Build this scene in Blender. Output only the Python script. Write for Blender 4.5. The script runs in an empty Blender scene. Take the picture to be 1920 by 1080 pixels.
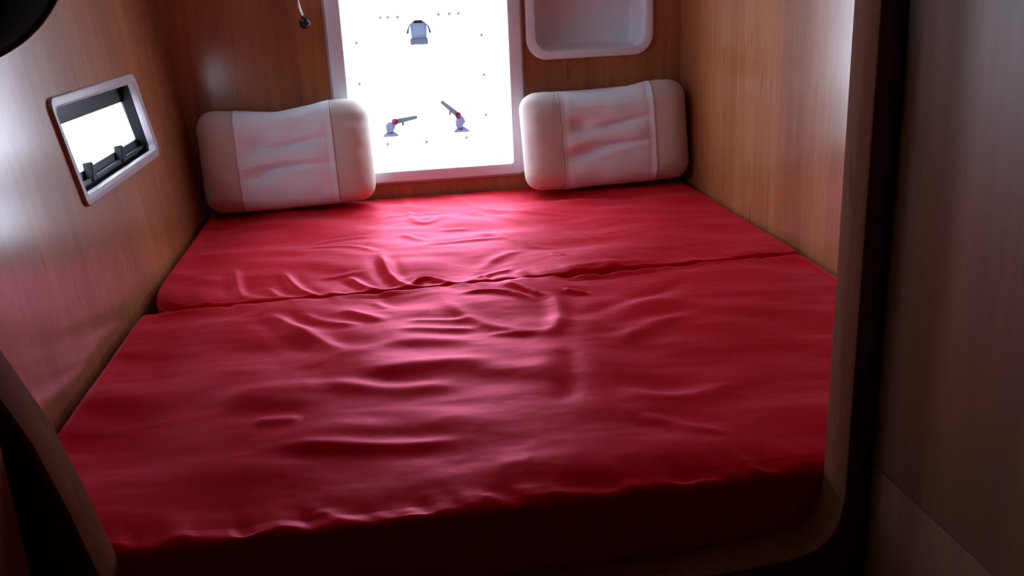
import bpy, bmesh, math, random
import numpy as np
from mathutils import Matrix, Vector, noise

sc = bpy.context.scene
COL = sc.collection

# ------------------------------------------------------------------ camera
CAM = (0.0, 0.0, 1.22)
F_PX = 1752.3
RX = Vector((0.98856, -0.14413, -0.04439)); DN = Vector((-0.08607, -0.29751, -0.95083)); FW = Vector((0.12384, 0.94378, -0.30651))
cd = bpy.data.cameras.new('camera'); cam = bpy.data.objects.new('camera', cd); COL.objects.link(cam)
cd.sensor_width = 36; cd.lens = 36 * F_PX / 1920; cd.clip_start = 0.02
m = Matrix.Identity(4)
for i in range(3):
    m[i][0] = RX[i]; m[i][1] = -DN[i]; m[i][2] = -FW[i]; m[i][3] = CAM[i]
cam.matrix_world = m
sc.camera = cam

# ------------------------------------------------------------------ daylight and exposure
SKY = 11.2
w = bpy.data.worlds.new('world'); sc.world = w; w.use_nodes = True
nt = w.node_tree
bg = nt.nodes['Background']
tc = nt.nodes.new('ShaderNodeTexCoord'); sx = nt.nodes.new('ShaderNodeSeparateXYZ'); cr = nt.nodes.new('ShaderNodeValToRGB')
nt.links.new(tc.outputs['Generated'], sx.inputs[0]); 
mp = nt.nodes.new('ShaderNodeMapRange'); mp.inputs['From Min'].default_value = -0.1; mp.inputs['From Max'].default_value = 0.6
nt.links.new(sx.outputs['Z'], mp.inputs['Value']); nt.links.new(mp.outputs[0], cr.inputs[0]); nt.links.new(cr.outputs[0], bg.inputs['Color'])
cr.color_ramp.elements[0].color = (0.76, 0.83, 1.0, 1); cr.color_ramp.elements[1].color = (0.68, 0.82, 1.0, 1)
bg.inputs['Strength'].default_value = SKY
sc.view_settings.view_transform = 'Standard'; sc.view_settings.look = 'None'
sc.view_settings.exposure = 0.0; sc.view_settings.gamma = 1.0
sc.view_settings.use_curve_mapping = False
sc.cycles.max_bounces = 10; sc.cycles.diffuse_bounces = 6; sc.cycles.transparent_max_bounces = 12
sc.cycles.sample_clamp_indirect = 4.0

def portal(name, mat, sx_, sy_):
    l = bpy.data.lights.new(name, 'AREA'); l.shape = 'RECTANGLE'; l.size = sx_; l.size_y = sy_
    l.cycles.is_portal = True
    o = bpy.data.objects.new(name, l); COL.objects.link(o); o.matrix_world = mat

# ------------------------------------------------------------------ dimensions (metres)
XL, XR, YB, YP0, YP1 = -0.537, 0.932, 2.856, 0.935, 0.991     # cabin walls, partition faces
BED = 0.62
ZC = 1.72           # cabin ceiling
LWO = Vector((XL, 0, BED)); LWU = Vector((-0.0964, 0, 0.99534)); LWN = Vector((0.99538, 0, 0.09596))
def basis(o, x, y, z):
    m = Matrix.Identity(4)
    for i in range(3):
        m[i][0] = x[i]; m[i][1] = y[i]; m[i][2] = z[i]; m[i][3] = o[i]
    return m
M_LEFT = basis(LWO, Vector((0, 1, 0)), LWU, LWN)                       # local x = Y, y = up the wall, z = into the cabin
def M_BACK(y=0.0): return basis(Vector((0, y, 0)), Vector((1, 0, 0)), Vector((0, 0, 1)), Vector((0, -1, 0)))
# portals: daylight sampling aids placed at the two windows, they give off no light of their own
portal('rear_window_portal', basis(Vector((0.15, YB + 0.10, 1.08)), Vector((1, 0, 0)), Vector((0, 0, -1)), Vector((0, 1, 0))), 0.60, 0.90)
portal('side_window_portal', basis(LWO + Vector((0, 2.12, 0)) + LWU * 0.345 - LWN * 0.07, Vector((0, 1, 0)), -LWU, -LWN), 0.75, 0.25)

# ------------------------------------------------------------------ material helpers
def mat(name, color, rough=0.5, metal=0.0, spec=0.5, coat=0.0, coat_rough=0.2):
    mt = bpy.data.materials.new(name); mt.use_nodes = True
    b = mt.node_tree.nodes['Principled BSDF']
    b.inputs['Base Color'].default_value = (*color, 1); b.inputs['Roughness'].default_value = rough
    b.inputs['Metallic'].default_value = metal; b.inputs['Specular IOR Level'].default_value = spec
    b.inputs['Coat Weight'].default_value = coat; b.inputs['Coat Roughness'].default_value = coat_rough
    return mt
def N(mt, t, **kw):
    n = mt.node_tree.nodes.new(t)
    for k, v in kw.items(): setattr(n, k, v)
    return n
def L(mt, a, b): mt.node_tree.links.new(a, b)
def bsdf(mt): return mt.node_tree.nodes['Principled BSDF']
def ramp(mt, stops):
    n = N(mt, 'ShaderNodeValToRGB'); e = n.color_ramp.elements
    e[0].position, e[0].color = stops[0][0], (*stops[0][1], 1)
    e[1].position, e[1].color = stops[-1][0], (*stops[-1][1], 1)
    for p, c in stops[1:-1]:
        x = e.new(p); x.color = (*c, 1)
    return n
def wood(name, dark, mid, light, rough=0.4, coat=0.3, coat_rough=0.3, spec=0.5):
    """cherry veneer, grain running along Z, with short dark pore flecks"""
    mt = mat(name, mid, rough, coat=coat, coat_rough=coat_rough)
    tcn = N(mt, 'ShaderNodeTexCoord')
    def noise_(scale, sc3, detail=4, dist=0.0):
        mpn = N(mt, 'ShaderNodeMapping'); mpn.inputs['Scale'].default_value = sc3
        L(mt, tcn.outputs['Object'], mpn.inputs['Vector'])
        n = N(mt, 'ShaderNodeTexNoise'); n.inputs['Scale'].default_value = scale; n.inputs['Detail'].default_value = detail
        n.inputs['Distortion'].default_value = dist
        L(mt, mpn.outputs[0], n.inputs['Vector']); return n
    a = noise_(6, (1, 1, 0.12), 5, 0.6); b2 = noise_(60, (1, 1, 0.05), 3); c = noise_(55, (1, 1, 0.16), 2)
    mx = N(mt, 'ShaderNodeMath', operation='MULTIPLY_ADD'); mx.inputs[1].default_value = 0.35
    L(mt, b2.outputs[0], mx.inputs[0]); 
    m2 = N(mt, 'ShaderNodeMath', operation='MULTIPLY'); m2.inputs[1].default_value = 0.65
    L(mt, a.outputs[0], m2.inputs[0]); L(mt, m2.outputs[0], mx.inputs[2])
    r = ramp(mt, [(0.34, dark), (0.5, mid), (0.64, light)])
    L(mt, mx.outputs[0], r.inputs[0])
    fl = ramp(mt, [(0.0, (0.62, 0.55, 0.5)), (0.27, (0.62, 0.55, 0.5)), (0.33, (1, 1, 1))])
    L(mt, c.outputs[0], fl.inputs[0])
    mm = N(mt, 'ShaderNodeMix', data_type='RGBA', blend_type='MULTIPLY'); mm.inputs['Factor'].default_value = 0.8
    L(mt, r.outputs[0], mm.inputs['A']); L(mt, fl.outputs[0], mm.inputs['B'])
    L(mt, mm.outputs['Result'], bsdf(mt).inputs['Base Color'])
    bp = N(mt, 'ShaderNodeBump'); bp.inputs['Strength'].default_value = 0.05; bp.inputs['Distance'].default_value = 0.002
    L(mt, b2.outputs[0], bp.inputs['Height']); L(mt, bp.outputs[0], bsdf(mt).inputs['Normal'])
    bsdf(mt).inputs['Specular IOR Level'].default_value = spec
    return mt
M_WOOD = wood('cherry_veneer', (0.27, 0.088, 0.034), (0.36, 0.130, 0.050), (0.45, 0.18, 0.072), 0.5, 0.85, 0.20, 0.08)
bsdf(M_WOOD).inputs['Coat IOR'].default_value = 1.6
M_RIM = wood('cherry_lining', (0.16, 0.05, 0.028), (0.23, 0.075, 0.04), (0.3, 0.11, 0.055), 0.7, 0.0, spec=0.03)
M_DARK = wood('dark_stained_veneer', (0.10, 0.035, 0.02), (0.14, 0.05, 0.028), (0.18, 0.07, 0.04), 0.35, 0.3, 0.3)
M_CAB = wood('cupboard_veneer', (0.20, 0.08, 0.042), (0.27, 0.115, 0.06), (0.34, 0.155, 0.085), 0.5, 0.1, 0.4)
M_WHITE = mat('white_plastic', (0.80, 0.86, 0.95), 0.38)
M_PALE = mat('pale_pink_plastic', (0.40, 0.34, 0.36), 0.4)
M_BLACK = mat('black_rubber', (0.008, 0.008, 0.010), 0.6, spec=0.2)
M_LOCKER = mat('black_laminate', (0.006, 0.003, 0.003), 1.0, spec=0.02)
M_SMOKE = mat('dark_smoked_plastic', (0.012, 0.012, 0.018), 0.45, spec=0.25)
M_CEIL = mat('ceiling_lining', (0.40, 0.37, 0.36), 0.8)
M_FLOOR = wood('floor_boards', (0.10, 0.05, 0.03), (0.15, 0.08, 0.05), (0.2, 0.11, 0.07), 0.5, 0.1)
M_CHROME = mat('chrome', (0.9, 0.88, 0.86), 0.12, 1.0)
M_BALL = mat('dark_bronze', (0.05, 0.035, 0.03), 0.3, 0.6)
M_SEAM = mat('seam_cord', (0.60, 0.50, 0.50), 0.8)
M_BASE = mat('bed_base_board', (0.10, 0.045, 0.03), 0.6)
M_GROUND = mat('bright_concrete', (0.55, 0.54, 0.54), 0.9)
def translucent(name, col, f=0.85):
    mt = mat(name, col, 0.45)
    t = N(mt, 'ShaderNodeBsdfTranslucent'); t.inputs['Color'].default_value = (*col, 1)
    mx = N(mt, 'ShaderNodeMixShader'); mx.inputs[0].default_value = f
    out = mt.node_tree.nodes['Material Output']
    L(mt, bsdf(mt).outputs[0], mx.inputs[1]); L(mt, t.outputs[0], mx.inputs[2]); L(mt, mx.outputs[0], out.inputs['Surface'])
    return mt
M_LATCH = translucent('lilac_grey_plastic', (0.36, 0.35, 0.44))
M_HANDLE = translucent('grey_plastic', (0.27, 0.27, 0.27))
M_CATCH = translucent('blue_grey_plastic', (0.29, 0.31, 0.36))
M_CATCHD = translucent('dark_grey_plastic', (0.17, 0.18, 0.22))
M_RED = translucent('red_button_plastic', (0.52, 0.20, 0.27))
M_SCREW = translucent('pale_grey_plug', (0.33, 0.32, 0.34))
def pane_mat(name, tint=1.0):
    mt = bpy.data.materials.new(name); mt.use_nodes = True
    nt = mt.node_tree; nt.nodes.clear()
    out = nt.nodes.new('ShaderNodeOutputMaterial'); t = nt.nodes.new('ShaderNodeBsdfTransparent'); t.inputs[0].default_value = (tint, tint, tint, 1)
    g = nt.nodes.new('ShaderNodeBsdfGlossy'); g.inputs['Roughness'].default_value = 0.05
    f = nt.nodes.new('ShaderNodeFresnel'); f.inputs['IOR'].default_value = 1.45
    mx = nt.nodes.new('ShaderNodeMixShader')
    ge = nt.nodes.new('ShaderNodeNewGeometry'); iv = nt.nodes.new('ShaderNodeMath'); iv.operation = 'SUBTRACT'; iv.inputs[0].default_value = 1.0
    ml = nt.nodes.new('ShaderNodeMath'); ml.operation = 'MULTIPLY'     # reflect at the front face only, the pane is thin
    nt.links.new(ge.outputs['Backfacing'], iv.inputs[1]); nt.links.new(f.outputs[0], ml.inputs[0]); nt.links.new(iv.outputs[0], ml.inputs[1])
    nt.links.new(ml.outputs[0], mx.inputs[0]); nt.links.new(t.outputs[0], mx.inputs[1]); nt.links.new(g.outputs[0], mx.inputs[2]); nt.links.new(mx.outputs[0], out.inputs[0])
    return mt
M_PANE = pane_mat('acrylic_pane', 0.97)
def fabric(name, col, rough, bump=0.15, scale=420, sheen=0.0, spec=0.4, tint=None):
    mt = mat(name, col, rough, spec=spec); b = bsdf(mt)
    b.inputs['Sheen Weight'].default_value = sheen; b.inputs['Sheen Roughness'].default_value = 0.4
    tcn = N(mt, 'ShaderNodeTexCoord'); n = N(mt, 'ShaderNodeTexNoise'); n.inputs['Scale'].default_value = scale; n.inputs['Detail'].default_value = 2
    L(mt, tcn.outputs['Object'], n.inputs['Vector'])
    bp = N(mt, 'ShaderNodeBump'); bp.inputs['Strength'].default_value = bump; bp.inputs['Distance'].default_value = 0.001
    L(mt, n.outputs[0], bp.inputs['Height']); L(mt, bp.outputs[0], b.inputs['Normal'])
    return mt
M_RED_SHEET = fabric('red_satin_cotton', (0.68, 0.010, 0.016), 0.8, 0.06, 500, spec=0.0)
def satin(mt, col, rough, f):
    g = N(mt, 'ShaderNodeBsdfGlossy'); g.inputs['Color'].default_value = (*col, 1); g.inputs['Roughness'].default_value = rough
    lw = N(mt, 'ShaderNodeLayerWeight'); lw.inputs['Blend'].default_value = 0.5
    pw = N(mt, 'ShaderNodeMath', operation='POWER'); pw.inputs[1].default_value = 3.5; ms = N(mt, 'ShaderNodeMath', operation='MULTIPLY'); ms.inputs[1].default_value = f
    L(mt, lw.outputs['Facing'], pw.inputs[0]); L(mt, pw.outputs[0], ms.inputs[0])
    mx = N(mt, 'ShaderNodeMixShader'); L(mt, ms.outputs[0], mx.inputs[0])
    L(mt, bsdf(mt).outputs[0], mx.inputs[1]); L(mt, g.outputs[0], mx.inputs[2]); L(mt, mx.outputs[0], mt.node_tree.nodes['Material Output'].inputs['Surface'])
satin(M_RED_SHEET, (1.0, 0.27, 0.41), 0.50, 0.62)
# a tiny dark stain on the near cushion
_tc = N(M_RED_SHEET, 'ShaderNodeTexCoord'); _mp = N(M_RED_SHEET, 'ShaderNodeMapping'); _mp.inputs['Location'].default_value = (-0.060, -1.749, 0); _mp.inputs['Rotation'].default_value = (0, 0, 0)
_m2 = N(M_RED_SHEET, 'ShaderNodeMapping'); _m2.inputs['Scale'].default_value = (1, 0.3, 0)
_ln = N(M_RED_SHEET, 'ShaderNodeVectorMath', operation='LENGTH'); _lt = N(M_RED_SHEET, 'ShaderNodeMath', operation='LESS_THAN'); _lt.inputs[1].default_value = 0.0022
_mx = N(M_RED_SHEET, 'ShaderNodeMix', data_type='RGBA'); _mx.inputs['A'].default_value = (0.67, 0.008, 0.013, 1); _mx.inputs['B'].default_value = (0.10, 0.01, 0.02, 1)
L(M_RED_SHEET, _tc.outputs['Object'], _mp.inputs[0]); L(M_RED_SHEET, _mp.outputs[0], _m2.inputs[0]); L(M_RED_SHEET, _m2.outputs[0], _ln.inputs[0])
L(M_RED_SHEET, _ln.outputs['Value'], _lt.inputs[0]); L(M_RED_SHEET, _lt.outputs[0], _mx.inputs['Factor']); L(M_RED_SHEET, _mx.outputs['Result'], bsdf(M_RED_SHEET).inputs['Base Color'])
M_BEIGE = fabric('beige_velour', (0.62, 0.53, 0.48), 0.85, 0.25, 300, sheen=0.15)
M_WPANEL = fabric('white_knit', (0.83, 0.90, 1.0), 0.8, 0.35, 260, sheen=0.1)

# ------------------------------------------------------------------ object helpers
def link(name, me, material, parent=None, mw=None, smooth=None):
    o = bpy.data.objects.new(name, me); COL.objects.link(o)
    if material is not None:
        me.materials.clear(); me.materials.append(material)
    if parent is not None:
        o.parent = parent
        if mw is None: o.matrix_parent_inverse = parent.matrix_world.inverted()
    if mw is not None: me.transform(mw); 
    if parent is not None: o.matrix_parent_inverse = parent.matrix_world.inverted()
    if smooth is not None:
        for p in me.polygons: p.use_smooth = True
        try: me.set_sharp_from_angle(angle=math.radians(smooth))
        except Exception: pass
    return o
def from_bm(name, bm, material, parent=None, smooth=None):
    bmesh.ops.recalc_face_normals(bm, faces=bm.faces)
    me = bpy.data.meshes.new(name); bm.to_mesh(me); bm.free()
    return link(name, me, material, parent, None, smooth)
def tag(o, label, cat, group=None):
    o['label'] = label; o['category'] = cat
    if group: o['group'] = group
    return o
def struct(o): o['kind'] = 'structure'; return o
def empty(name, loc):
    o = bpy.data.objects.new(name, None); COL.objects.link(o); o.location = loc; o.empty_display_size = 0.05
    o.matrix_world = Matrix.Translation(loc); return o
def rounded(pts, r, seg=8):
    """round the corners of a closed polygon; r is one radius or one per corner"""
    out = []; n = len(pts)
    for i in range(n):
        p = Vector(pts[i]).to_2d(); a = Vector(pts[i - 1]).to_2d(); b = Vector(pts[(i + 1) % n]).to_2d()
        ri = r[i] if isinstance(r, (list, tuple)) else r
        if ri <= 0: out.append(tuple(p)); continue
        u = (a - p).normalized(); v = (b - p).normalized()
        ang = u.angle(v); d = min(ri / math.tan(ang / 2), (a - p).length * .49, (b - p).length * .49)
        re = d * math.tan(ang / 2); c = p + (u + v).normalized() * (re / math.sin(ang / 2))
        s = p + u * d - c; e = p + v * d - c
        a0 = math.atan2(s.y, s.x); a1 = math.atan2(e.y, e.x); da = (a1 - a0 + math.pi) % (2 * math.pi) - math.pi
        for k in range(seg + 1):
            t = a0 + da * k / seg; out.append((c.x + re * math.cos(t), c.y + re * math.sin(t)))
    return out
def rect(x0, y0, x1, y1): return [(x0, y0), (x1, y0), (x1, y1), (x0, y1)]
def plate(name, outer, holes, z0, z1, mw, material, parent=None, bevel=0.0, smooth=40):
    """flat board with holes between local z0 and z1, edges rounded by bevel"""
    cu = bpy.data.curves.new(name, 'CURVE'); cu.dimensions = '2D'; cu.fill_mode = 'BOTH'
    cu.extrude = (z1 - z0) / 2 - bevel; cu.bevel_depth = bevel; cu.bevel_resolution = 2; cu.offset = -bevel
    for loop in [outer] + list(holes):
        s = cu.splines.new('POLY'); s.points.add(len(loop) - 1)
        for i, p in enumerate(loop): s.points[i].co = (p[0], p[1], 0, 1)
        s.use_cyclic_u = True
    t = bpy.data.objects.new('tmp', cu); COL.objects.link(t)
    bpy.context.view_layer.update()
    dg = bpy.context.evaluated_depsgraph_get()
    me = bpy.data.meshes.new_from_object(t.evaluated_get(dg))
    bpy.data.objects.remove(t); bpy.data.curves.remove(cu)
    me.name = name
    bm = bmesh.new(); bm.from_mesh(me); bmesh.ops.remove_doubles(bm, verts=bm.verts, dist=1e-5)
    bmesh.ops.recalc_face_normals(bm, faces=bm.faces); bm.to_mesh(me); bm.free()
    me.transform(Matrix.Translation((0, 0, (z0 + z1) / 2)))
    return link(name, me, material, parent, mw, smooth)
def box_bm(bm, lo, hi):
    r = bmesh.ops.create_cube(bm, size=1)
    for v in r['verts']:
        for i in range(3): v.co[i] = lo[i] if v.co[i] < 0 else hi[i]
    return r['verts']
def box(name, lo, hi, material, parent=None, bevel=0.0, seg=2):
    bm = bmesh.new(); box_bm(bm, lo, hi)
    if bevel: bmesh.ops.bevel(bm, geom=bm.edges[:], offset=bevel, segments=seg, affect='EDGES', profile=0.5)
    return from_bm(name, bm, material, parent, 35 if bevel else None)
def tube_bm(bm, pts, radii, seg=12, cap=True):
    pts = [Vector(p) for p in pts]
    if not isinstance(radii, (list, tuple)): radii = [radii] * len(pts)
    rings = []; up = None
    for i, p in enumerate(pts):
        t = (pts[min(i + 1, len(pts) - 1)] - pts[max(i - 1, 0)]).normalized()
        if up is None: up = t.orthogonal().normalized()
        up = (up - t * up.dot(t)).normalized(); sd = t.cross(up)
        rings.append([bm.verts.new(p + (up * math.cos(a) + sd * math.sin(a)) * radii[i]) for a in [2 * math.pi * k / seg for k in range(seg)]])
    for a, b in zip(rings, rings[1:]):
        for k in range(seg): bm.faces.new((a[k], a[(k + 1) % seg], b[(k + 1) % seg], b[k]))
    if cap: bm.faces.new(rings[0]); bm.faces.new(rings[-1])
def tube(name, pts, radii, material, parent=None, seg=12):
    bm = bmesh.new(); tube_bm(bm, pts, radii, seg); return from_bm(name, bm, material, parent, 50)
def lathe(name, prof, c, ax, material, parent=None, seg=32):
    """prof: list of (distance along axis, radius)"""
    ax = Vector(ax).normalized(); up = ax.orthogonal().normalized(); sd = ax.cross(up); c = Vector(c)
    bm = bmesh.new(); rings = []
    for d, r in prof:
        rings.append([bm.verts.new(c + ax * d + (up * math.cos(2 * math.pi * k / seg) + sd * math.sin(2 * math.pi * k / seg)) * max(r, 1e-5)) for k in range(seg)])
    for a, b in zip(rings, rings[1:]):
        for k in range(seg): bm.faces.new((a[k], a[(k + 1) % seg], b[(k + 1) % seg], b[k]))
    bm.faces.new(rings[0]); bm.faces.new(rings[-1])
    bmesh.ops.remove_doubles(bm, verts=bm.verts, dist=1e-5)
    return from_bm(name, bm, material, parent, 45)

# ------------------------------------------------------------------ structure: cabin shell
NICHE_OUT = rounded(rect(0.452, 1.006, 0.842, 1.30), 0.062, 10)
NICHE_IN = rounded(rect(0.480, 1.030, 0.817, 1.276), 0.045, 10)
WIN_OUT = rounded(rect(-0.131, 0.667, 0.436, 1.52), 0.022, 8)
WIN_IN = rounded(rect(-0.088, 0.701, 0.396, 1.486), 0.008, 4)
WIN_HOLE = rounded(rect(-0.112, 0.684, 0.416, 1.504), 0.02, 4)
struct(plate('wall_back', rect(XL - 0.14, 0.30, XR, ZC), [WIN_HOLE, rounded(rect(0.462, 1.016, 0.832, 1.29), 0.055, 10)], -0.03, 0.0, M_BACK(YB), M_WOOD))
SW_OUT = rounded([(1.812, .242), (2.453, .237), (2.391, .446), (1.767, .451)], [.020, .028, .028, .020], 8)
SW_IN = rounded([(1.830, .262), (2.424, .257), (2.378, .424), (1.787, .431)], [.010, .012, .016, .012], 6)
struct(plate('wall_left', rect(YP1, -0.006, YB, 1.02), [rounded([(1.826, .256), (2.436, .250), (2.381, .432), (1.780, .438)], .014, 6)], -0.03, 0.0, M_LEFT, M_WOOD))
struct(box('wall_right', (XR, YP1, 0.30), (XR + 0.03, YB + 0.03, ZC), M_WOOD))
struct(box('trim_2', (XL - 0.04, YP1, 0.0), (XL, YB + 0.03, BED - 0.006), M_WOOD))   # lower left wall below the mattress line
struct(box('ceiling', (XL - 0.14, YP1, ZC), (XR + 0.03, YB + 0.03, ZC + 0.03), M_CEIL))
# partition with the rounded bunk opening
OPEN = [(-0.330, 0.525), (0.10, 0.524), (0.30, 0.527), (0.40, 0.531), (0.452, 0.537), (0.484, 0.545), (0.502, 0.560), (0.512, 0.580), (0.517, 0.610), (0.517, 0.90), (0.517, 1.42), (0.49, 1.48), (0.43, 1.50),
        (-0.38, 1.50), (-0.45, 1.47), (-0.475, 1.40), (-0.475, 1.12), (-0.462, 1.02), (-0.440, 0.945), (-0.415, 0.872), (-0.384, 0.792), (-0.362, 0.705), (-0.345, 0.621), (-0.338, 0.565)]
def offset(loop, d):
    out = []; n = len(loop)
    for i in range(n):
        a = Vector(loop[i - 1]); p = Vector(loop[i]); b = Vector(loop[(i + 1) % n])
        n1 = Vector(((p - a).y, -(p - a).x)).normalized(); n2 = Vector(((b - p).y, -(b - p).x)).normalized()
        k = (n1 + n2).normalized(); out.append(tuple(p + k * d / max(0.5, k.dot(n1))))
    return out
struct(plate('wall_front', rect(-0.72, 0.0, 1.10, 1.95), [offset(OPEN, 0.006)], -0.028, 0.028, M_BACK((YP0 + YP1) / 2), M_DARK))
struct(plate('trim_1', offset(OPEN, 0.0065), [OPEN], -0.029, 0.029, M_BACK((YP0 + YP1) / 2), M_RIM, bevel=0.002))
# standing room on the camera's side
struct(box('floor', (-0.72, -1.8, -0.03), (1.10, YB + 0.03, 0.0), M_FLOOR))
struct(box('wall_near_left', (-0.74, -1.8, 0.0), (-0.70, YP0, 1.95), M_DARK))
struct(box('wall_near_right', (1.08, -1.8, 0.0), (1.12, YP0, 1.95), M_DARK))
struct(box('wall_near_end', (-0.72, -1.84, 0.0), (1.10, -1.8, 1.95), M_DARK))
struct(box('trim_3', (-0.74, -1.84, 1.95), (1.12, YP1, 1.98), M_CEIL))   # ceiling of the standing room

# ------------------------------------------------------------------ rear window
def window(name): return struct(empty(name, (0, 0, 0)))
w1 = struct(empty('window_1', (0.15, YB, 0.667)))
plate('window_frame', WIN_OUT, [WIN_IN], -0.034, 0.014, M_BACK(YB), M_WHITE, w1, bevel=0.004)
plate('seal', offset(WIN_OUT, 0.006), [offset(WIN_OUT, -0.002)], 0.0005, 0.008, M_BACK(YB), M_PALE, w1, bevel=0.002)
plate('window_pane', rect(-0.108, 0.688, 0.412, 1.50), [], -0.033, -0.029, M_BACK(YB), M_PANE, w1)
YG = YB + 0.028      # inner face of the pane
for px, pz in [(.026, 1.151), (.048, 1.151), (.076, 1.150), (.197, 1.152), (.229, 1.152), (.256, 1.152), (-.050, 1.083), (-.052, .964), (.322, 1.087), (.323, .970), (.323, .849), (.135, .778), (.259, .783), (.016, .779)]:
    lathe('screw', [(0, 0.005), (0.002, 0.005), (0.0028, 0.0015)], (px, YG, pz), (0, -1, 0), M_SCREW, w1, 10)
# the blind catch high on the pane
ct = plate('catch', rounded([(.113, 1.085), (.157, 1.085), (.160, 1.128), (.150, 1.136), (.119, 1.136), (.110, 1.128)], .004, 3), [], 0, 0.016, M_BACK(YG), M_CATCH, w1, bevel=.002)
plate('catch_foot', rounded(rect(.108, 1.069, .160, 1.088), .003, 3), [], 0, 0.02, M_BACK(YG), M_CATCH, ct, bevel=.002)
plate('catch_cap', rounded([(.120, 1.131), (.150, 1.131), (.147, 1.139), (.123, 1.139)], .002, 3), [], 0, 0.018, M_BACK(YG), M_CATCHD, ct, bevel=.001)
for s in (-1, 1):
    cx = .135
    pts = [(cx + s * .021, YG - .008, 1.130), (cx + s * .028, YG - .010, 1.121), (cx + s * .032, YG - .010, 1.110), (cx + s * .0335, YG - .010, 1.101)]
    tube('catch_arm', pts, [.0012, .002, .003, .0038], M_CATCHD, ct, 8)
def latch(x, z, body, tip, hinge, peg, loop):
    foot = [(-.026, 0), (.027, 0), (.016, .010), (.009, .015), (-.009, .015), (-.016, .010)]
    ft = plate('latch', rounded([(x + a, z + b) for a, b in foot], .002, 3), [], 0, .02, M_BACK(YG), M_LATCH, w1, bevel=.002)
    bm = bmesh.new()
    tube_bm(bm, [(x + a, YG - .012, z + b) for a, b in [(0, .010), body[0], body[1], body[2]]], [.0085, .011, .0155, .011], 16)
    from_bm('latch_body', bm, M_LATCH, ft, 50)
    h0 = Vector((x + hinge[0], YG - .014, z + hinge[1])); h1 = Vector((x + tip[0], YG - .028, z + tip[1]))
    tube('latch_handle', [h0, h0.lerp(h1, .25), h0.lerp(h1, .55), h0.lerp(h1, .9), h1], [.0075, .0078, .0068, .0058, .0042], M_HANDLE, ft, 10)
    lathe('latch_button', [(-.010, .004), (-.009, .0095), (.009, .0095), (.010, .004)], h0, (0, -1, 0), M_RED, ft, 20)
    p0 = h0.lerp(h1, .35 if loop < 0 else .40)
    tube('latch_peg', [p0, p0 + Vector((peg, 0, -.006)), p0 + Vector((peg * 1.4, 0, -.016))], [.0015, .003, .0036], M_HANDLE, ft, 8)
    r = .019; c = Vector((x + body[1][0] + loop * .002, YG - .012, z + body[1][1] + .004))
    a0, a1 = (math.radians(60), math.radians(230)) if loop < 0 else (math.radians(140), math.radians(230))
    tube('latch_wire', [c + Vector((r * math.cos(a0 + (a1 - a0) * k / 10), 0, r * math.sin(a0 + (a1 - a0) * k / 10))) for k in range(11)], .0012, M_HANDLE, ft, 6)
latch(.028, .803, [(-.001, .018), (0, .029), (.007, .040)], (.083, .056), (.015, .044), 0.0, -1)
latch(.244, .803, [(-.006, .018), (-.001, .032), (-.004, .046)], (-.058, .098), (-.008, .052), -.004, 1)

# ------------------------------------------------------------------ side window (left wall)
w2 = struct(empty('window_2', tuple(LWO + Vector((0, 2.1, 0)) + LWU * .24)))
plate('window_frame', SW_OUT, [SW_IN], -0.012, 0.007, M_LEFT, M_PALE, w2, bevel=0.003)
plate('reveal', offset(SW_IN, .004), [offset(SW_IN, .0005)], -0.036, -0.002, M_LEFT, M_BLACK, w2)
plate('sash', [(1.80, .235), (2.50, .230), (2.44, .45), (1.77, .455)], [rounded([(1.86, .292), (2.468, .288), (2.424, .384), (1.82, .393)], .006, 4)], -0.046, -0.032, M_LEFT, M_SMOKE, w2, bevel=.002)
plate('window_pane', [(1.83, .262), (2.48, .258), (2.45, .42), (1.80, .425)], [], -0.052, -0.048, M_LEFT, M_PANE, w2)
plate('glazing_bead', [(2.453, .290), (2.457, .290), (2.414, .384), (2.410, .384)], [], -0.046, -0.040, M_LEFT, M_SCREW, w2)
for y, v in ((1.975, .292), (2.215, .289)):
    c = plate('sash_clip', rounded([(y - .020, v - .024), (y + .018, v - .024), (y + .010, v - .004), (y + .004, v + .013), (y - .004, v + .013), (y - .008, v - .004)], .003, 3), [], -.034, -.016, M_LEFT, M_BLACK, w2, bevel=.002)
plate('sash_rail', [(1.86, .268), (2.46, .264), (2.46, .272), (1.86, .276)], [], -.034, -.020, M_LEFT, M_SMOKE, w2, bevel=.001)

# ------------------------------------------------------------------ moulded niche in the back wall
ni = tag(empty('storage_niche', (0.647, YB, 1.006)), 'white moulded plastic storage recess with rounded corners in the back wall, right of the window', 'storage recess')
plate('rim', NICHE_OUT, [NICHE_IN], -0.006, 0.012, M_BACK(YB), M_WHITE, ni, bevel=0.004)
bm = bmesh.new(); rings = []
for k, (d, ins) in enumerate([(-0.001, 0), (0.03, .002), (0.085, .008), (0.096, .012), (0.101, .022), (0.102, .04)]):
    lp = rounded(rect(0.480 + ins, 1.030 + ins, 0.817 - ins, 1.276 - ins), .045 - ins * .3, 10)
    rings.append([bm.verts.new((x, YB + d, z)) for x, z in lp])
for a, b in zip(rings, rings[1:]):
    for k in range(len(a)): bm.faces.new((a[k], a[(k + 1) % len(a)], b[(k + 1) % len(a)], b[k]))
bm.faces.new(rings[-1])
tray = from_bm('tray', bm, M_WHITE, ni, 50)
sd_ = tray.modifiers.new('thickness', 'SOLIDIFY'); sd_.thickness = 0.002; sd_.offset = 1

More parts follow.
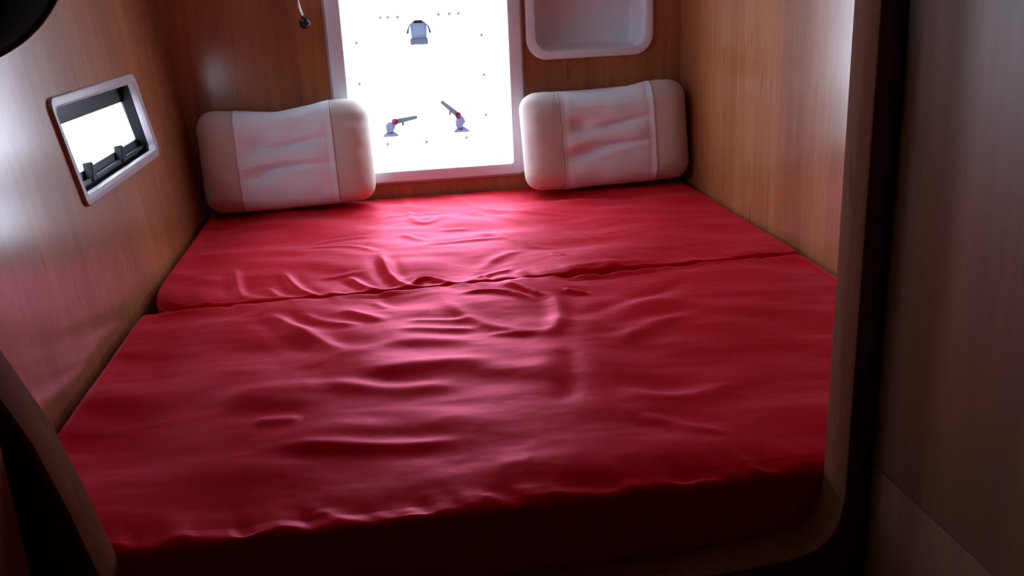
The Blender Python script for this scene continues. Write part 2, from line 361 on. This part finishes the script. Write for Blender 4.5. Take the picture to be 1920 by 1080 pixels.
# ------------------------------------------------------------------ reading lamp high on the back wall
lp = tag(empty('reading_lamp', (-0.205, YB, 1.36)), 'small dark ball on a thin shiny stem high on the back wall', 'lamp')
lathe('lamp_mount', [(0, .02), (.006, .02), (.009, .014)], (-.212, YB, 1.36), (0, -1, 0), M_CHROME, lp)
tube('lamp_stem', [(-.212, YB - .006, 1.36), (-.212, YB - .03, 1.35), (-.209, YB - .05, 1.31), (-.205, YB - .058, 1.24), (-.198, YB - .056, 1.195), (-.191, YB - .052, 1.166)], .0032, M_CHROME, lp, 10)
prof = [(-.0165 + .033 * k / 12, .0165 * math.sin(math.pi * k / 12)) for k in range(13)]
prof = [(-.0165 * math.cos(math.pi * k / 14), .0165 * math.sin(math.pi * k / 14)) for k in range(15)]
lathe('lamp_head', prof, (-.1875, YB - .050, 1.148), (.12, 0, 1), M_BALL, lp)
lathe('lamp_collar', [(0, .0055), (.006, .0055), (.008, .0035)], (-.190, YB - .0515, 1.161), (-.2, 0, 1), M_BALL, lp, 16)

# ------------------------------------------------------------------ bed
struct(plate('trim_4', rect(XL + .002, YP1 + .001, XR - .002, YB - .002), [], 0.44, 0.47, Matrix.Identity(4), M_BASE))   # bed board
FOLDS_BACK = [
    ([(-0.193, 2.363), (-0.126, 2.386), (-0.044, 2.382)], 0.01, 0.0045),
    ([(-0.23, 2.322), (-0.111, 2.3), (-0.025, 2.202)], 0.011, 0.004),
    ([(-0.026, 2.183), (-0.012, 2.021), (0.028, 1.91), (0.124, 1.905)], 0.011, 0.014),
    ([(0.029, 1.948), (0.072, 1.992), (0.109, 1.936), (0.135, 1.898)], 0.009, 0.012),
    ([(-0.105, 2.049), (-0.057, 1.942), (-0.018, 1.889)], 0.01, 0.01),
    ([(-0.25, 2.092), (-0.205, 1.958), (-0.159, 1.903)], 0.011, 0.01),
    ([(-0.367, 2.171), (-0.344, 2.017), (-0.313, 1.911)], 0.012, 0.008),
    ([(-0.164, 2.045), (-0.069, 2.068)], 0.01, 0.004),
    ([(0.064, 2.834), (0.056, 2.536), (0.1, 2.471), (0.152, 2.556)], 0.01, 0.005),
    ([(0.032, 2.374), (0.083, 2.291)], 0.01, 0.005),
    ([(0.067, 2.244), (0.126, 2.241), (0.182, 2.27), (0.288, 2.253)], 0.01, 0.005),
    ([(0.211, 2.356), (0.287, 2.248), (0.352, 2.154), (0.412, 2.155)], 0.011, 0.004),
    ([(0.215, 2.609), (0.331, 2.456), (0.451, 2.318), (0.531, 2.128)], 0.012, 0.0035),
    ([(0.363, 2.072), (0.398, 2.043)], 0.008, 0.004),
    ([(0.187, 2.005), (0.24, 2.091), (0.317, 2.135)], 0.013, 0.004),
    ([(0.162, 1.937), (0.213, 1.971), (0.271, 2.001)], 0.009, 0.005),
    ([(0.41, 1.908), (0.485, 1.945)], 0.008, 0.004),
    ([(0.204, 2.847), (0.248, 2.633), (0.342, 2.531), (0.549, 2.433)], 0.012, 0.003),
    ([(-0.276, 1.997), (-0.247, 1.928)], 0.01, 0.006),
    ([(-0.148, 1.941), (-0.101, 1.887)], 0.01, 0.006),
    ([(0.188, 1.962), (0.209, 1.895)], 0.008, 0.006),
    ([(0.274, 1.978), (0.292, 1.911)], 0.009, 0.006),
    ([(-0.043, 2.582), (0.048, 2.618), (0.184, 2.606)], 0.014, 0.004),
    ([(0.124, 2.402), (0.209, 2.404)], 0.01, 0.004),
    ([(-0.537, 2.177), (-0.373, 2.045)], 0.03, 0.004),
]
FOLDS_FRONT = [
    ([(-0.263, 1.822), (-0.209, 1.737), (-0.144, 1.632), (-0.098, 1.561)], 0.018, 0.011),
    ([(-0.195, 1.812), (-0.149, 1.736), (-0.062, 1.703)], 0.013, 0.006),
    ([(-0.11, 1.806), (-0.021, 1.707)], 0.014, 0.007),
    ([(0.129, 1.836), (0.207, 1.835), (0.269, 1.767)], 0.01, 0.009),
    ([(0.23, 1.881), (0.28, 1.8), (0.297, 1.773)], 0.008, 0.009),
    ([(0.094, 1.807), (0.135, 1.68), (0.206, 1.595), (0.287, 1.579)], 0.014, 0.006),
    ([(0.323, 1.806), (0.315, 1.687), (0.294, 1.6), (0.252, 1.549)], 0.016, 0.006),
    ([(0.009, 1.702), (0.145, 1.677)], 0.01, 0.004),
    ([(-0.007, 1.647), (0.155, 1.626)], 0.011, 0.004),
    ([(-0.093, 1.544), (0.01, 1.583), (0.142, 1.556)], 0.02, 0.005),
    ([(-0.082, 1.437), (0.041, 1.461), (0.167, 1.457)], 0.02, 0.004),
    ([(0.344, 1.814), (0.393, 1.782)], 0.01, 0.008),
    ([(0.342, 1.648), (0.463, 1.73), (0.622, 1.805)], 0.022, -0.005),
    ([(0.38, 1.493), (0.438, 1.561), (0.511, 1.601), (0.599, 1.614)], 0.022, 0.006),
    ([(-0.142, 1.434), (-0.065, 1.387), (0.002, 1.366), (0.096, 1.374)], 0.02, 0.006),
    ([(-0.229, 1.301), (-0.15, 1.294)], 0.016, 0.006),
    ([(-0.197, 1.217), (-0.063, 1.192), (0.01, 1.181), (0.084, 1.177)], 0.014, 0.006),
    ([(0.321, 1.314), (0.371, 1.264), (0.424, 1.247), (0.531, 1.282)], 0.022, 0.006),
    ([(0.329, 1.202), (0.39, 1.145), (0.436, 1.101)], 0.014, 0.005),
    ([(0.295, 1.516), (0.266, 1.332), (0.228, 1.251)], 0.02, -0.005),
    ([(-0.046, 1.857), (-0.014, 1.796)], 0.01, 0.004),
    ([(0.156, 1.594), (0.252, 1.577)], 0.008, 0.003),
    ([(-0.296, 1.388), (-0.2, 1.416), (-0.116, 1.423)], 0.03, 0.005),
    ([(-0.161, 1.336), (-0.095, 1.264), (-0.003, 1.225)], 0.03, 0.004),
    ([(0.076, 1.447), (0.177, 1.398), (0.266, 1.399)], 0.03, 0.004),
    ([(0.082, 1.025), (0.119, 0.998)], 0.008, 0.004),
    ([(-0.121, 1.045), (-0.075, 0.991)], 0.011, 0.006),
    ([(-0.017, 1.021), (0.008, 0.994)], 0.012, 0.005),
    ([(0.11, 1.087), (0.167, 1.089)], 0.02, 0.003),
]
def vnoise(x, y, seed):
    """smooth value noise on numpy arrays"""
    rng = np.random.RandomState(seed); g = rng.rand(64, 64)
    xi = np.floor(x).astype(int); yi = np.floor(y).astype(int); fx = x - xi; fy = y - yi
    fx = fx * fx * (3 - 2 * fx); fy = fy * fy * (3 - 2 * fy)
    a = g[xi % 64, yi % 64]; b = g[(xi + 1) % 64, yi % 64]; c = g[xi % 64, (yi + 1) % 64]; d = g[(xi + 1) % 64, (yi + 1) % 64]
    return (a * (1 - fx) + b * fx) * (1 - fy) + (c * (1 - fx) + d * fx) * fy - 0.5
def fold_field(X, Y, folds):
    H = np.zeros_like(X)
    for pts, wd, ht in folds:
        P = [np.array(p) for p in pts]
        # smooth the polyline
        for _ in range(2):
            Q = [P[0]]
            for a, b in zip(P, P[1:]): Q += [a * .75 + b * .25, a * .25 + b * .75]
            Q.append(P[-1]); P = Q
        tot = sum(np.linalg.norm(b - a) for a, b in zip(P, P[1:])); best = np.full(X.shape, 9.0); tt = np.zeros_like(X); run = 0
        for a, b in zip(P, P[1:]):
            d = b - a; l = np.linalg.norm(d)
            if l < 1e-6: continue
            t = np.clip(((X - a[0]) * d[0] + (Y - a[1]) * d[1]) / l / l, 0, 1)
            q = np.hypot(X - a[0] - t * d[0], Y - a[1] - t * d[1])
            k = q < best; best = np.where(k, q, best); tt = np.where(k, (run + t * l) / tot, tt); run += l
        taper = np.clip(np.sin(np.pi * np.clip(tt, 0.03, .97)) * 1.6, 0, 1)
        H += .66 * ht * taper * np.exp(-(best / wd) ** 2)
        H -= ht * 0.2 * taper * np.exp(-((best - 2.2 * wd) / (wd * 1.3)) ** 2)
    return H
def cushion(name, nx, ny, x0f, x1f, y0f, y1f, top, base, rad, folds, seed, label, cat, group, edge_amp):
    s, t = np.meshgrid(np.linspace(0, 1, nx), np.linspace(0, 1, ny), indexing='ij')
    # denser rows near the edges
    e = lambda q: q + .055 * np.sin(2 * np.pi * q) * -1
    s = e(s); t = e(t)
    Ym = y0f(0.2) + t * (y1f(.2) - y0f(.2))
    X = x0f(Ym) + s * (x1f(Ym) - x0f(Ym)); Y = y0f(X) + t * (y1f(X) - y0f(X))
    dl = X - x0f(Y); dr = x1f(Y) - X; df = Y - y0f(X); db = y1f(X) - Y
    def rim(d, r):
        q = np.clip(d / r, 0, 1); return 1 - np.sqrt(np.clip(1 - (1 - q) ** 2, 0, 1))
    r_f = rad * (1 + 1.0 * vnoise(X * 22, Y * 0 + 3, seed + 9))
    drop = rad * (np.maximum(rim(dl, rad), rim(dr, rad))) + rad * .55 * rim(df, r_f * .6) + rad * rim(db, rad * .6)
    inside = np.clip(np.minimum(np.minimum(dl, dr), np.minimum(df, db)) / .03, 0, 1)
    H = fold_field(X, Y, folds)
    big = .016 * vnoise(X * 4.5 + 7, Y * 5.5 + 3, seed) + .009 * vnoise(X * 9 + Y * 5, Y * 13, seed + 1) + .0014 * vnoise(X * 16 - Y * 9, Y * 34 + X * 6, seed + 2) + .0004 * vnoise(X * 55 + Y * 20, Y * 80, seed + 3)
    # gathers that run in from the seamed edges
    sc1 = vnoise(X * 26 + Y * 8, Y * 2 + 1, seed + 4) + .6 * vnoise(X * 55 + Y * 20, Y * 3, seed + 5)
    gather = edge_amp * sc1 * np.exp(-(df / .05) ** 2) 
    gatherb = edge_amp * .8 * sc1 * np.exp(-(db / .04) ** 2)
    Z = top - drop + H * (0.25 + .75 * inside) + big * inside + gather * np.clip(df / .012, .25, 1) + gatherb
    verts = np.stack([X, Y, Z], -1).reshape(-1, 3).tolist(); idx = lambda i, j: i * ny + j
    faces = [(idx(i, j), idx(i + 1, j), idx(i + 1, j + 1), idx(i, j + 1)) for i in range(nx - 1) for j in range(ny - 1)]
    loop = [idx(i, 0) for i in range(nx)] + [idx(nx - 1, j) for j in range(1, ny)] + [idx(i, ny - 1) for i in range(nx - 2, -1, -1)] + [idx(0, j) for j in range(ny - 2, 0, -1)]
    prev = loop
    for lev in (0.5, 1.0):
        cur = []
        for q in loop:
            v = verts[q]; cur.append(len(verts)); verts.append([v[0], v[1], v[2] + (base - v[2]) * lev])
        for k in range(len(loop)): faces.append((prev[k], cur[k], cur[(k + 1) % len(loop)], prev[(k + 1) % len(loop)]))
        prev = cur
    faces.append(tuple(prev))
    me = bpy.data.meshes.new(name); me.from_pydata(verts, [], faces); me.update()
    bm = bmesh.new(); bm.from_mesh(me); bmesh.ops.recalc_face_normals(bm, faces=bm.faces); bm.to_mesh(me); bm.free()
    o = link(name, me, M_RED_SHEET, None, None, 70)
    return tag(o, label, cat, group)
C = lambda v: (lambda q: np.full(np.shape(q), v) if np.ndim(q) else v)
def back_left(y):
    q = np.clip((2.11 - np.asarray(y, float)) / .20, 0, 1); return -.524 + .108 * (1 - np.sqrt(1 - q ** 2 * .999))
cushion('bed_cushion', 360, 240, back_left, C(.922), lambda x: 1.908 + (np.asarray(x) + .42) * .018 + 0, C(2.846), BED, .472, .016,
        FOLDS_BACK, 5, 'far red cloth-covered bed cushion under the two pillows, with a rounded front left corner', 'bed cushion', 'bed cushions', .006)
def front_top(x): return 1.900 + (np.asarray(x) + .42) * .018
cushion('bed_cushion', 400, 300, C(-.524), C(.922), C(.996), front_top, BED, .472, .022,
        FOLDS_FRONT, 21, 'near, larger red cloth-covered bed cushion reaching from the seam to the bunk opening', 'bed cushion', 'bed cushions', .009)

# ------------------------------------------------------------------ pillows
def pillow(loc, a, b, c, rot, seed, label):
    root = tag(empty('pillow', (0, 0, 0)), label, 'pillow', 'pillows against the back wall')
    n = 72
    bm = bmesh.new(); bmesh.ops.create_cube(bm, size=2)
    bmesh.ops.subdivide_edges(bm, edges=bm.edges[:], cuts=n - 1, use_grid_fill=True)
    rnd = random.Random(seed)
    def g(x, z, cx, cz, sx, sz, ang=0.0):
        dx, dz = x - cx, z - cz; ca, sa = math.cos(ang), math.sin(ang)
        u = dx * ca + dz * sa; v = -dx * sa + dz * ca
        return math.exp(-(u / sx) ** 2 - (v / sz) ** 2)
    def shape(p, off=0.0):
        x, y, z = p
        r = .052; v = Vector((x * a, y * c, z * b)); q = Vector((max(-a + r, min(a - r, v.x)), max(-c + r, min(c - r, v.y)), max(-b + r, min(b - r, v.z))))
        w_ = v - q
        if w_.length > 1e-9: w_ = w_.normalized() * r
        v = q + w_; x, y, z = v.x / a, v.y / c, v.z / b
        y *= 1 + .12 * math.exp(-(abs(x) / .8) ** 4 - (abs(z) / .7) ** 4)
        mid = math.exp(-(x / .52) ** 4)
        if y < 0:
            fr = min(1, -y * 1.4)
            d = .0
            # quilted hollows pressed into the white panel
            d += .026 * g(x, z, -.30, .27, .13, .16) + .022 * g(x, z, .02, .22 + .10 * x, .34, .075, .12)
            d += .028 * g(x, z, -.26, -.30, .20, .10, .35) + .020 * g(x, z, .02, -.20, .36, .06, .05)
            d -= .010 * g(x, z, .30, -.05, .15, .30)
            y += (d * fr) / c
            y += .10 * fr * mid * (x / .5) ** 0 * math.exp(-(z / .9) ** 2) * .25
            y -= .18 * fr * (math.exp(-((abs(x) - .74) / .2) ** 2)) * math.exp(-(z / .75) ** 4)
            sg = math.exp(-((abs(x) - .5) / .02) ** 2); y += .05 * fr * sg
        # the top dips between the two stuffed ends
        z2 = z * b
        if z > 0: z2 -= .017 * z * math.exp(-((x + .08) / .42) ** 2) - .006 * z * math.exp(-((x - .7) / .25) ** 2)
        z2 += .003 * noise.noise(Vector((x * 3 + seed, z * 3, 0)))
        yy = y * c + .004 * noise.noise(Vector((x * 4, z * 4, seed)))
        v = Vector((x * a, yy, z2))
        return v
    base = [v.co.copy() for v in bm.verts]
    bmp = bm.copy()
    for v, p in zip(bm.verts, base): v.co = shape(p)
    body = from_bm('pillow_body', bm, M_BEIGE, root, 80)
    # white panel: the same skin, a hair proud of the body, round the front, top and bottom
    base = {v: v.co.copy() for v in bmp.verts}
    kill = []
    for f in bmp.faces:
        cx = f.calc_center_median()
        if abs(cx.x) > .56 or cx.y > .30: kill.append(f)
    bmesh.ops.delete(bmp, geom=kill, context='FACES')
    for v in bmp.verts: v.co = shape(base[v])
    bmesh.ops.recalc_face_normals(bmp, faces=bmp.faces); bmp.normal_update()
    ctr = Vector((0, 0, 0)); sgn = 1 if sum((f.normal.dot(f.calc_center_median() - ctr)) for f in bmp.faces) > 0 else -1
    for v in bmp.verts: v.co += v.normal * sgn * .0016
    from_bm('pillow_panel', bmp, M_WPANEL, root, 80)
    for s in (-1, 1):
        prm = [(-1.0, z) for z in np.linspace(-1, 1, 41)]
        pts = [shape(Vector((s * .565, y, -1))) for y in np.linspace(.3, -1, 10)][:-1] + [shape(Vector((s * .565, y, z))) for y, z in prm] + [shape(Vector((s * .565, y, 1))) for y in np.linspace(-1, .3, 10)][1:]
        tube('piping', [p + Vector((0, -.0008, 0)) for p in pts], .0013, M_SEAM, root, 6)
    root.matrix_world = Matrix.Translation(loc) @ Matrix.Rotation(rot[2], 4, 'Z') @ Matrix.Rotation(rot[1], 4, 'Y') @ Matrix.Rotation(rot[0], 4, 'X')
    return root
def add_rear_fold(root, a, b):
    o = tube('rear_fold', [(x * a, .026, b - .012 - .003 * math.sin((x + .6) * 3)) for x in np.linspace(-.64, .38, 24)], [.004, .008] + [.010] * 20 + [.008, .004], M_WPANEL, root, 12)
    o.matrix_parent_inverse = Matrix.Identity(4)
p1 = pillow((-.275, 2.778, BED + .158), .244, .147, .058, (math.radians(-9), math.radians(-1.0), math.radians(1.0)), 3,
       'beige pillow with white middle panel, against back wall left of window')
p2 = pillow((.668, 2.772, BED + .158), .252, .147, .058, (math.radians(-9), math.radians(-1.6), math.radians(-1.0)), 8,
       'beige pillow with white middle panel, against back wall right of window')

add_rear_fold(p2, .252, .147)

# ------------------------------------------------------------------ cupboards and locker on the camera's side
cb = tag(empty('tall_cupboard', (.82, .30, 0)), 'tall dark wood veneer cupboard close by at the right, with one joint across its side', 'cupboard')
box('cupboard_body', (.552, -.60, .02), (1.075, .932, 1.94), M_DARK, cb)
box('upper_panel', (.547, -.60, .6600), (.5515, .933, 1.94), M_CAB, cb, bevel=.001)
box('lower_panel', (.547, -.60, .05), (.5515, .933, .6570), M_CAB, cb, bevel=.001)
cl = tag(empty('low_cupboard', (-.55, .3, 0)), 'dark reddish wood cupboard side close by at the bottom left', 'cupboard')
box('cupboard_body', (-.695, -.60, .01), (-.404, .900, 1.08), M_DARK, cl)
box('side_panel', (-.404, -.60, .01), (-.400, .901, 1.08), M_RIM, cl, bevel=.001)
lk = tag(empty('overhead_locker', (-.40, .80, 1.19)), 'dark overhead locker with a rounded corner and pale edge at the top left', 'locker')
LOOP = rounded([(-.69, 1.173), (-.2555, 1.173), (-.2555, 1.60), (-.69, 1.60)], [.0, .128, .03, .0], 20)
plate('locker_body', LOOP, [], -.125, 0.0, M_BACK(.805), M_LOCKER, lk, bevel=.004)
plate('edge_trim', offset(LOOP, .0025), [offset(LOOP, -.001)], -.1245, -.119, M_BACK(.805), M_PALE, lk, bevel=.001)

# ------------------------------------------------------------------ outdoors
struct(box('ground', (-12, -12, -.85), (12, 14, -.80), M_GROUND))
